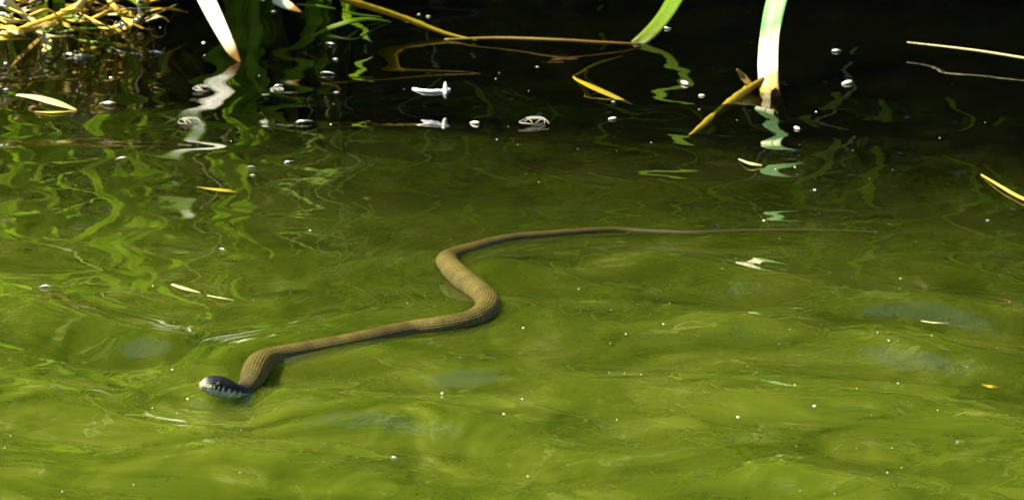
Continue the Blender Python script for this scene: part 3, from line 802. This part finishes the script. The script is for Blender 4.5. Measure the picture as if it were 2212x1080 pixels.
# shed skins: a thin curved shell on spindly legs
def husk(px, py, size, rot, label):
    s = size / PXM
    r = empty("insect_husk", P(px, py, .0005))
    r.rotation_euler = (0, 0, rot)
    tag(r, label, "husk", "translucent husks on the water")
    v, f, uv = ribbon([(-.36 * s, .1 * s, .001), (-.14 * s, .14 * s, .05 * s), (.1 * s, .12 * s, .06 * s), (.38 * s, .02 * s, .01 * s)], [.03 * s, .14 * s, .11 * s, .02 * s], 14, (0, -.3, .9), -.6, .0003, rl.normal() * .4, .15)
    obj("shell", make_mesh("shell", v, f, MAT['skin'], uv), r)
    rim = [(.42 * s * math.cos(q) * (1 + .12 * rl.normal()), .55 * s * math.sin(q) * (1 + .15 * rl.normal()) - .15 * s, .0012 + .012 * s * rl.normal()) for q in np.linspace(.3, 5.6, 9)]
    v, f, uv = tube(rim, (.0003, .0006, .0008, .0006, .0005, .0007, .0006, .0004, .0002), 34, 5, 0, .15)
    obj("rim", make_mesh("rim", v, f, MAT['skin'], uv), r)
    for k in range(5):
        a = rl.uniform(-1, 1)
        x = rl.uniform(-.35, .35) * s
        v, f, uv = tube([(x, 0, .09 * s), (x + .15 * s * a, -.2 * s, .07 * s), (x + .3 * s * a, -.5 * s * rl.uniform(.5, 1), .0)], (.0006, .0006, .0004), 8, 5)
        obj("leg", make_mesh("leg", v, f, MAT['skin'], uv), r)
husk(408, 262, 62, .1, "translucent husk floating left of the yellow green reflections")
husk(1156, 261, 66, -.1, "translucent ring shaped husk floating below the dark bank, right of the tan seed")
husk(435, 192, 50, .2, "translucent husk floating below the bleached reed tip")
husk(178, 124, 48, -.2, "translucent husk floating just off the straw litter")
husk(600, 196, 44, .1, "translucent husk floating among green reflections")

specks = [(670, 498, 8), (1770, 457, 7), (1088, 913, 8), (520, 917, 9), (134, 1056, 9), (518, 1030, 8), (1140, 1030, 6), (771, 993, 6), (1706, 727, 7), (2012, 742, 7), (1945, 597, 8),
          (1917, 1020, 7), (1759, 886, 7), (1594, 901, 6), (2064, 727, 9), (405, 856, 10), (329, 874, 8), (10, 964, 7), (372, 798, 7), (547, 648, 8), (330, 618, 6), (873, 197, 9), (1248, 320, 8), (1332, 323, 8), (1407, 308, 9),
          (1675, 366, 9), (1649, 309, 6), (1590, 361, 6), (1137, 381, 6), (1155, 381, 7), (1164, 397, 7), (955, 832, 6), (1128, 853, 7), (994, 777, 6), (1385, 808, 7), (1250, 629, 6), (1320, 667, 8), (1352, 724, 7), (1433, 710, 5), (1270, 665, 6), (560, 165, 6),
          (66, 12, 9), (240, 170, 10), (133, 11, 9), (12, 135, 8), (66, 173, 7), (201, 139, 6), (346, 57, 8), (323, 57, 7), (440, 97, 9), (442, 123, 8), (499, 301, 6), (578, 315, 6), (715, 270, 8), (720, 226, 8), (790, 270, 7),
          (1098, 268, 9), (1073, 305, 7), (1118, 313, 6), (1078, 160, 8), (1071, 178, 6), (1142, 200, 7), (870, 150, 7), (1428, 204, 6), (1722, 379, 9), (1717, 361, 8), (1878, 385, 8), (1760, 410, 7), (2030, 297, 8), (2128, 265, 8), (1928, 369, 7), (1763, 240, 9), (1842, 330, 5),
          (1560, 595, 6), (1420, 640, 5), (2153, 748, 5), (1774, 707, 5), (1615, 785, 6), (1635, 797, 5), (1683, 749, 6), (1919, 758, 8), (1940, 760, 7), (1850, 962, 7), (1927, 960, 6), (1961, 884, 5), (1882, 903, 6), (1850, 850, 5), (1720, 963, 6),
          (1982, 1055, 6), (1802, 1075, 7), (1617, 1075, 7), (1940, 820, 6), (1895, 743, 5), (1840, 598, 6), (940, 662, 5), (575, 782, 4), (2025, 905, 6), (2090, 805, 5), (700, 700, 5), (880, 655, 5), (1000, 480, 5), (965, 650, 5), (1650, 480, 6), (1590, 560, 5)]
rs = np.random.default_rng(9)
while len(specks) < 135:
    specks.append((rs.uniform(10, 2205), rs.uniform(250, 1075), rs.uniform(3.2, 5.5)))
for px, py, sz in specks:
    drift("pollen_speck", speck_mesh, px, py, sz * rs.choice([.22, .3, .4, .55, .95], p=[.3, .25, .2, .15, .1]), rs.uniform(0, 3), "tiny white speck floating on the pond", "speck", "tiny specks on the water", 1., .6)

# ------------------------------------------------------------------ plants of the far bank (seen mostly as reflections)
def bank_blade(x, y, h, lean, w, mat, label, name="reed_leaf", cat="reed", bendy=.3, group="reeds on the far bank"):
    z = float(bank_z(np.array([[x]]), np.array([[y]]))[0, 0]) - .02
    rr = np.random.default_rng(int((x + 5) * 1e4))
    lx, ly = lean
    pts = [(x, y, z), (x + lx * .15 * h, y + ly * .15 * h, z + .35 * h), (x + lx * .45 * h, y + ly * .45 * h, z + .7 * h), (x + lx * h, y + ly * h, z + h * (1 - bendy * .3))]
    o = placed(name, ribbon(pts, [w * .6, w, w * .85, w * .08], 24, (rr.normal() * .12 - .6, -.65, .4), .2, .0007, rr.normal() * .25), mat)
    return tag(o, label, cat, group)
rb = np.random.default_rng(31)
for k in range(46):
    x = rb.uniform(-.66, -.16) if k < 36 else rb.uniform(-1.4, -.66)
    y = 1.15 + rb.uniform(.0, .07)
    bank_blade(x, float(y), rb.uniform(.2, .5), (rb.normal() * .25, rb.uniform(-.2, .05)), rb.uniform(.014, .028) * (1.8 if k % 6 == 0 else 1), MAT['reed_green'],
               "sunlit green reed leaf rising from the far bank behind the straw litter")
for px, h, w, lx in ((262, .27, .013, .05), (196, .20, .010, -.1), (60, .30, .030, .1), (20, .42, .045, .05), (105, .36, .026, -.15), (150, .25, .012, .2), (-40, .34, .035, .2), (330, .22, .010, -.3), (505, .16, .018, .3), (540, .20, .012, -.2), (610, .14, .014, .35)):
    x = (px - 1106) / 2212 * 1.19
    bank_blade(x, 1.165 + .02 * math.sin(px), h, (lx, -.05), w, MAT['reed_green'], "sunlit green reed leaf rising from the far bank behind the straw litter")
for x, h in ((.02, .3), (.10, .42), (.20, .5), (.33, .46), (.40, .62), (.47, .5), (.55, .66), (.62, .44), (.75, .6), (-.06, .34)):
    y = float(bank_line(np.array(x))) + rb.uniform(.02, .2)
    bank_blade(x, y, h, (rb.normal() * .3, rb.uniform(-.4, .1)), rb.uniform(.009, .02), MAT['reed_green'], "green reed leaf rising from the far bank behind the dark water")
for k in range(12):
    x = rb.uniform(-.7, .8)
    y = float(bank_line(np.array(x))) + rb.uniform(.03, .2)
    bank_blade(x, y, rb.uniform(.25, .6), (rb.normal() * .4, rb.uniform(-.3, .1)), rb.uniform(.004, .009), MAT['straw_pale'], "dry straw coloured stalk standing on the far bank", "dry_stalk", "stalk", group="dry stalks on the far bank")

# low grass
def blades_mesh(n, xr, yr, hr, seed):
    rr = np.random.default_rng(seed)
    V, F = [], []
    for k in range(n):
        x = rr.uniform(*xr); y = float(bank_line(np.array(np.clip(x, -6, 6)))) + rr.uniform(*yr)
        z = float(bank_z(np.array([[x]]), np.array([[y]]))[0, 0]) - .01
        h = rr.uniform(*hr); a = rr.uniform(0, 6.28); w = rr.uniform(.003, .007)
        lx, ly = rr.normal() * .35 * h, rr.normal() * .3 * h - .1 * h
        sx, sy = math.cos(a) * w, math.sin(a) * w
        b = len(V)
        V += [(x - sx, y - sy, z), (x + sx, y + sy, z), (x + lx * .3 - sx * .8, y + ly * .3 - sy * .8, z + h * .55), (x + lx * .3 + sx * .8, y + ly * .3 + sy * .8, z + h * .55), (x + lx, y + ly, z + h)]
        F += [(b, b + 1, b + 3, b + 2), (b + 2, b + 3, b + 4)]
    return V, F
V, F = blades_mesh(14000, (-3, 3), (.16, 3.5), (.06, .24), 4)
tag(obj("bank_grass", make_mesh("bank_grass", V, F, MAT['grass'], None, False)), "short green grass covering the far bank", "grass", kind="stuff")

# foliage
def leaves_mesh(name, centers, size, mat, seed):
    rr = np.random.default_rng(seed)
    n = len(centers)
    d = rr.normal(size=(n, 3)); d /= np.linalg.norm(d, axis=1, keepdims=True)
    e = rr.normal(size=(n, 3)); e -= d * (e * d).sum(1, keepdims=True); e /= np.linalg.norm(e, axis=1, keepdims=True)
    nn = np.cross(d, e)
    s = size * rr.uniform(.6, 1.25, (n, 1))
    c = np.asarray(centers)
    v = np.stack([c - d * s * .5, c + e * s * .26 - nn * s * .05, c + d * s * .55 - nn * s * .12, c - e * s * .26 - nn * s * .05], 1).reshape(-1, 3)
    i = np.arange(n)[:, None] * 4
    f = np.concatenate([i + [0, 1, 2], i + [0, 2, 3]], 1).reshape(-1, 3)
    return make_mesh(name, v, f, mat, None, False)
def trunk_mesh(name, base, top, r0, targets, seed):
    rr = np.random.default_rng(seed)
    V, F = [], []
    def add(pts, rad, n=12, seg=8):
        v, f, _ = tube(pts, rad, n, seg, 0, .05)
        b = len(V); V.extend(v); F.extend([tuple(q + b for q in ff) for ff in f])
    base, top = np.array(base, float), np.array(top, float)
    mid = (base + top) / 2 + rr.normal(size=3) * .05 * np.linalg.norm(top - base)
    add([base, mid, top], [r0, r0 * .75, r0 * .3], 16, 10)
    for t in targets:
        t = np.array(t)
        a = rr.uniform(.35, .95)
        st = (mid + (top - mid) * (a - .5) * 2) if a > .5 else base + (mid - base) * a * 2
        m2 = (st + t) / 2 + rr.normal(size=3) * .08 * np.linalg.norm(t - st) + np.array([0, 0, .05])
        add([st, m2, t], [r0 * .38, r0 * .22, r0 * .06])
    return V, F
def shrub(x, y, rad, h, nleaf, label, seed, leaf=.065, mat='leaf_shrub'):
    rr = np.random.default_rng(seed)
    z = float(bank_z(np.array([[x]]), np.array([[y]]))[0, 0])
    r = empty("shrub", (x, y, z))
    tag(r, label, "shrub", "shrubs behind the far bank")
    clumps = [(rr.normal() * rad * .55, rr.normal() * rad * .4, h * rr.uniform(.06, 1.0)) for _ in range(30)]
    C_ = []
    per = nleaf // len(clumps)
    for c in clumps:
        q = rr.normal(size=(per, 3)) * np.array([.25, .25, .2]) * rad
        C_.append(q + np.array(c))
    C_ = np.vstack(C_); C_ = C_[C_[:, 2] > .02]
    obj("crown", leaves_mesh("crown", C_, leaf, MAT[mat], seed), r)
    V, F = trunk_mesh("trunk", (0, 0, -.05), (0, 0, h * .8), .03, [c for c in clumps[::3]], seed)
    obj("trunk", make_mesh("trunk", V, F, MAT['bark']), r)
for a in ((-1.7, 2.0, .6, 1.5, 9500, "bushy shrub standing left of the sunlit reeds on the far bank", 1), (-.75, 2.1, .6, 1.7, 9500, "tall bushy shrub behind the sunlit reeds on the far bank", 2),
          (.12, 2.2, .6, 1.6, 9500, "dense shrub behind the bank grass above the dark water", 3), (.95, 2.0, .6, 1.8, 9500, "tall dense shrub behind the green reeds over the dark water", 4),
          (1.9, 2.1, .65, 1.6, 9500, "wide shrub standing right of the dark water", 5), (-.3, 3.4, .9, 2.6, 8000, "taller shrub standing back from the bank on the left", 6), (1.0, 3.6, .9, 2.8, 8000, "taller shrub standing back from the bank on the right", 7)):
    shrub(*a)
for k, (x, y, h) in enumerate(((-2.0, 6.2, 4.2), (-.2, 6.6, 4.8), (1.7, 6.3, 4.4))):
    shrub(x, y, 1.4, h, 11000, ("leafy thicket behind the shrubs, first of its row", "tall leafy thicket in the middle of the row behind the shrubs", "leafy thicket behind the shrubs, last of its row")[k], 40 + k, .11)

# ------------------------------------------------------------------ crown added out of view, leaves laid out to shade the far bank
def shade_depth(u, v):
    """leaf cover wanted over the water at (u, v)"""
    tau = 3.2 / (1 + np.exp((1.18 - v) / .05)) / (1 + np.exp((.10 - u) / .06))
    tau = tau / (1 + np.exp((v - 2.6) / .12))
    tau = tau / (1 + np.exp((u - 1.7) / .12)) / (1 + np.exp((-1.3 - u) / .12))
    return tau
flecks = np.array([shade_xy(p) for p in lit_points if p[2] > .018])
def shade_leaves():
    rr = np.random.default_rng(77)
    leaf_area = .55 * .52 * .5 * .05 ** 2 * 2 * .86
    area = 4.0 * 4.0
    n = int(3.2 * area / (leaf_area * .62))
    u = rr.uniform(-1.8, 2.2, n); v = rr.uniform(-1.0, 3.0, n)
    keep = rr.uniform(0, 3.2, n) < shade_depth(u, v)
    u, v = u[keep], v[keep]
    ok = np.ones(len(u), bool)
    for fx, fy in flecks:
        ok &= (u - fx) ** 2 + ((v - fy)) ** 2 > .045 ** 2  # holes cut in the added crown so chosen things stay sunlit
    u, v = u[ok], v[ok]
    h = rr.normal(7.6, .6, len(u)).clip(5.8, 9.4)
    h += .5 * np.sin(u * 3.1) * np.sin(v * 2.7)
    t = h / SUN[2]
    return np.stack([u + SUN[0] * t, v + SUN[1] * t, h], 1)
lv = shade_leaves()
ctr = lv.mean(0)
tb = np.array([ctr[0] - .3, max(ctr[1] + .9, 2.2), 0]); tb[2] = float(bank_z(np.array([[tb[0]]]), np.array([[tb[1]]]))[0, 0])
shade_tree = empty("tree", tb)
tag(shade_tree, "leafy tree on the far bank shading the dark water", "tree")
obj("crown", leaves_mesh("crown", lv - tb, .05, MAT['leaf_tree'], 12), shade_tree)
V, F = trunk_mesh("trunk", (0, 0, -.1), ctr - tb + np.array([0, 0, .6]), .13, [lv[i] - tb for i in rng.integers(0, len(lv), 20)], 8)
obj("trunk", make_mesh("trunk", V, F, MAT['bark']), shade_tree)
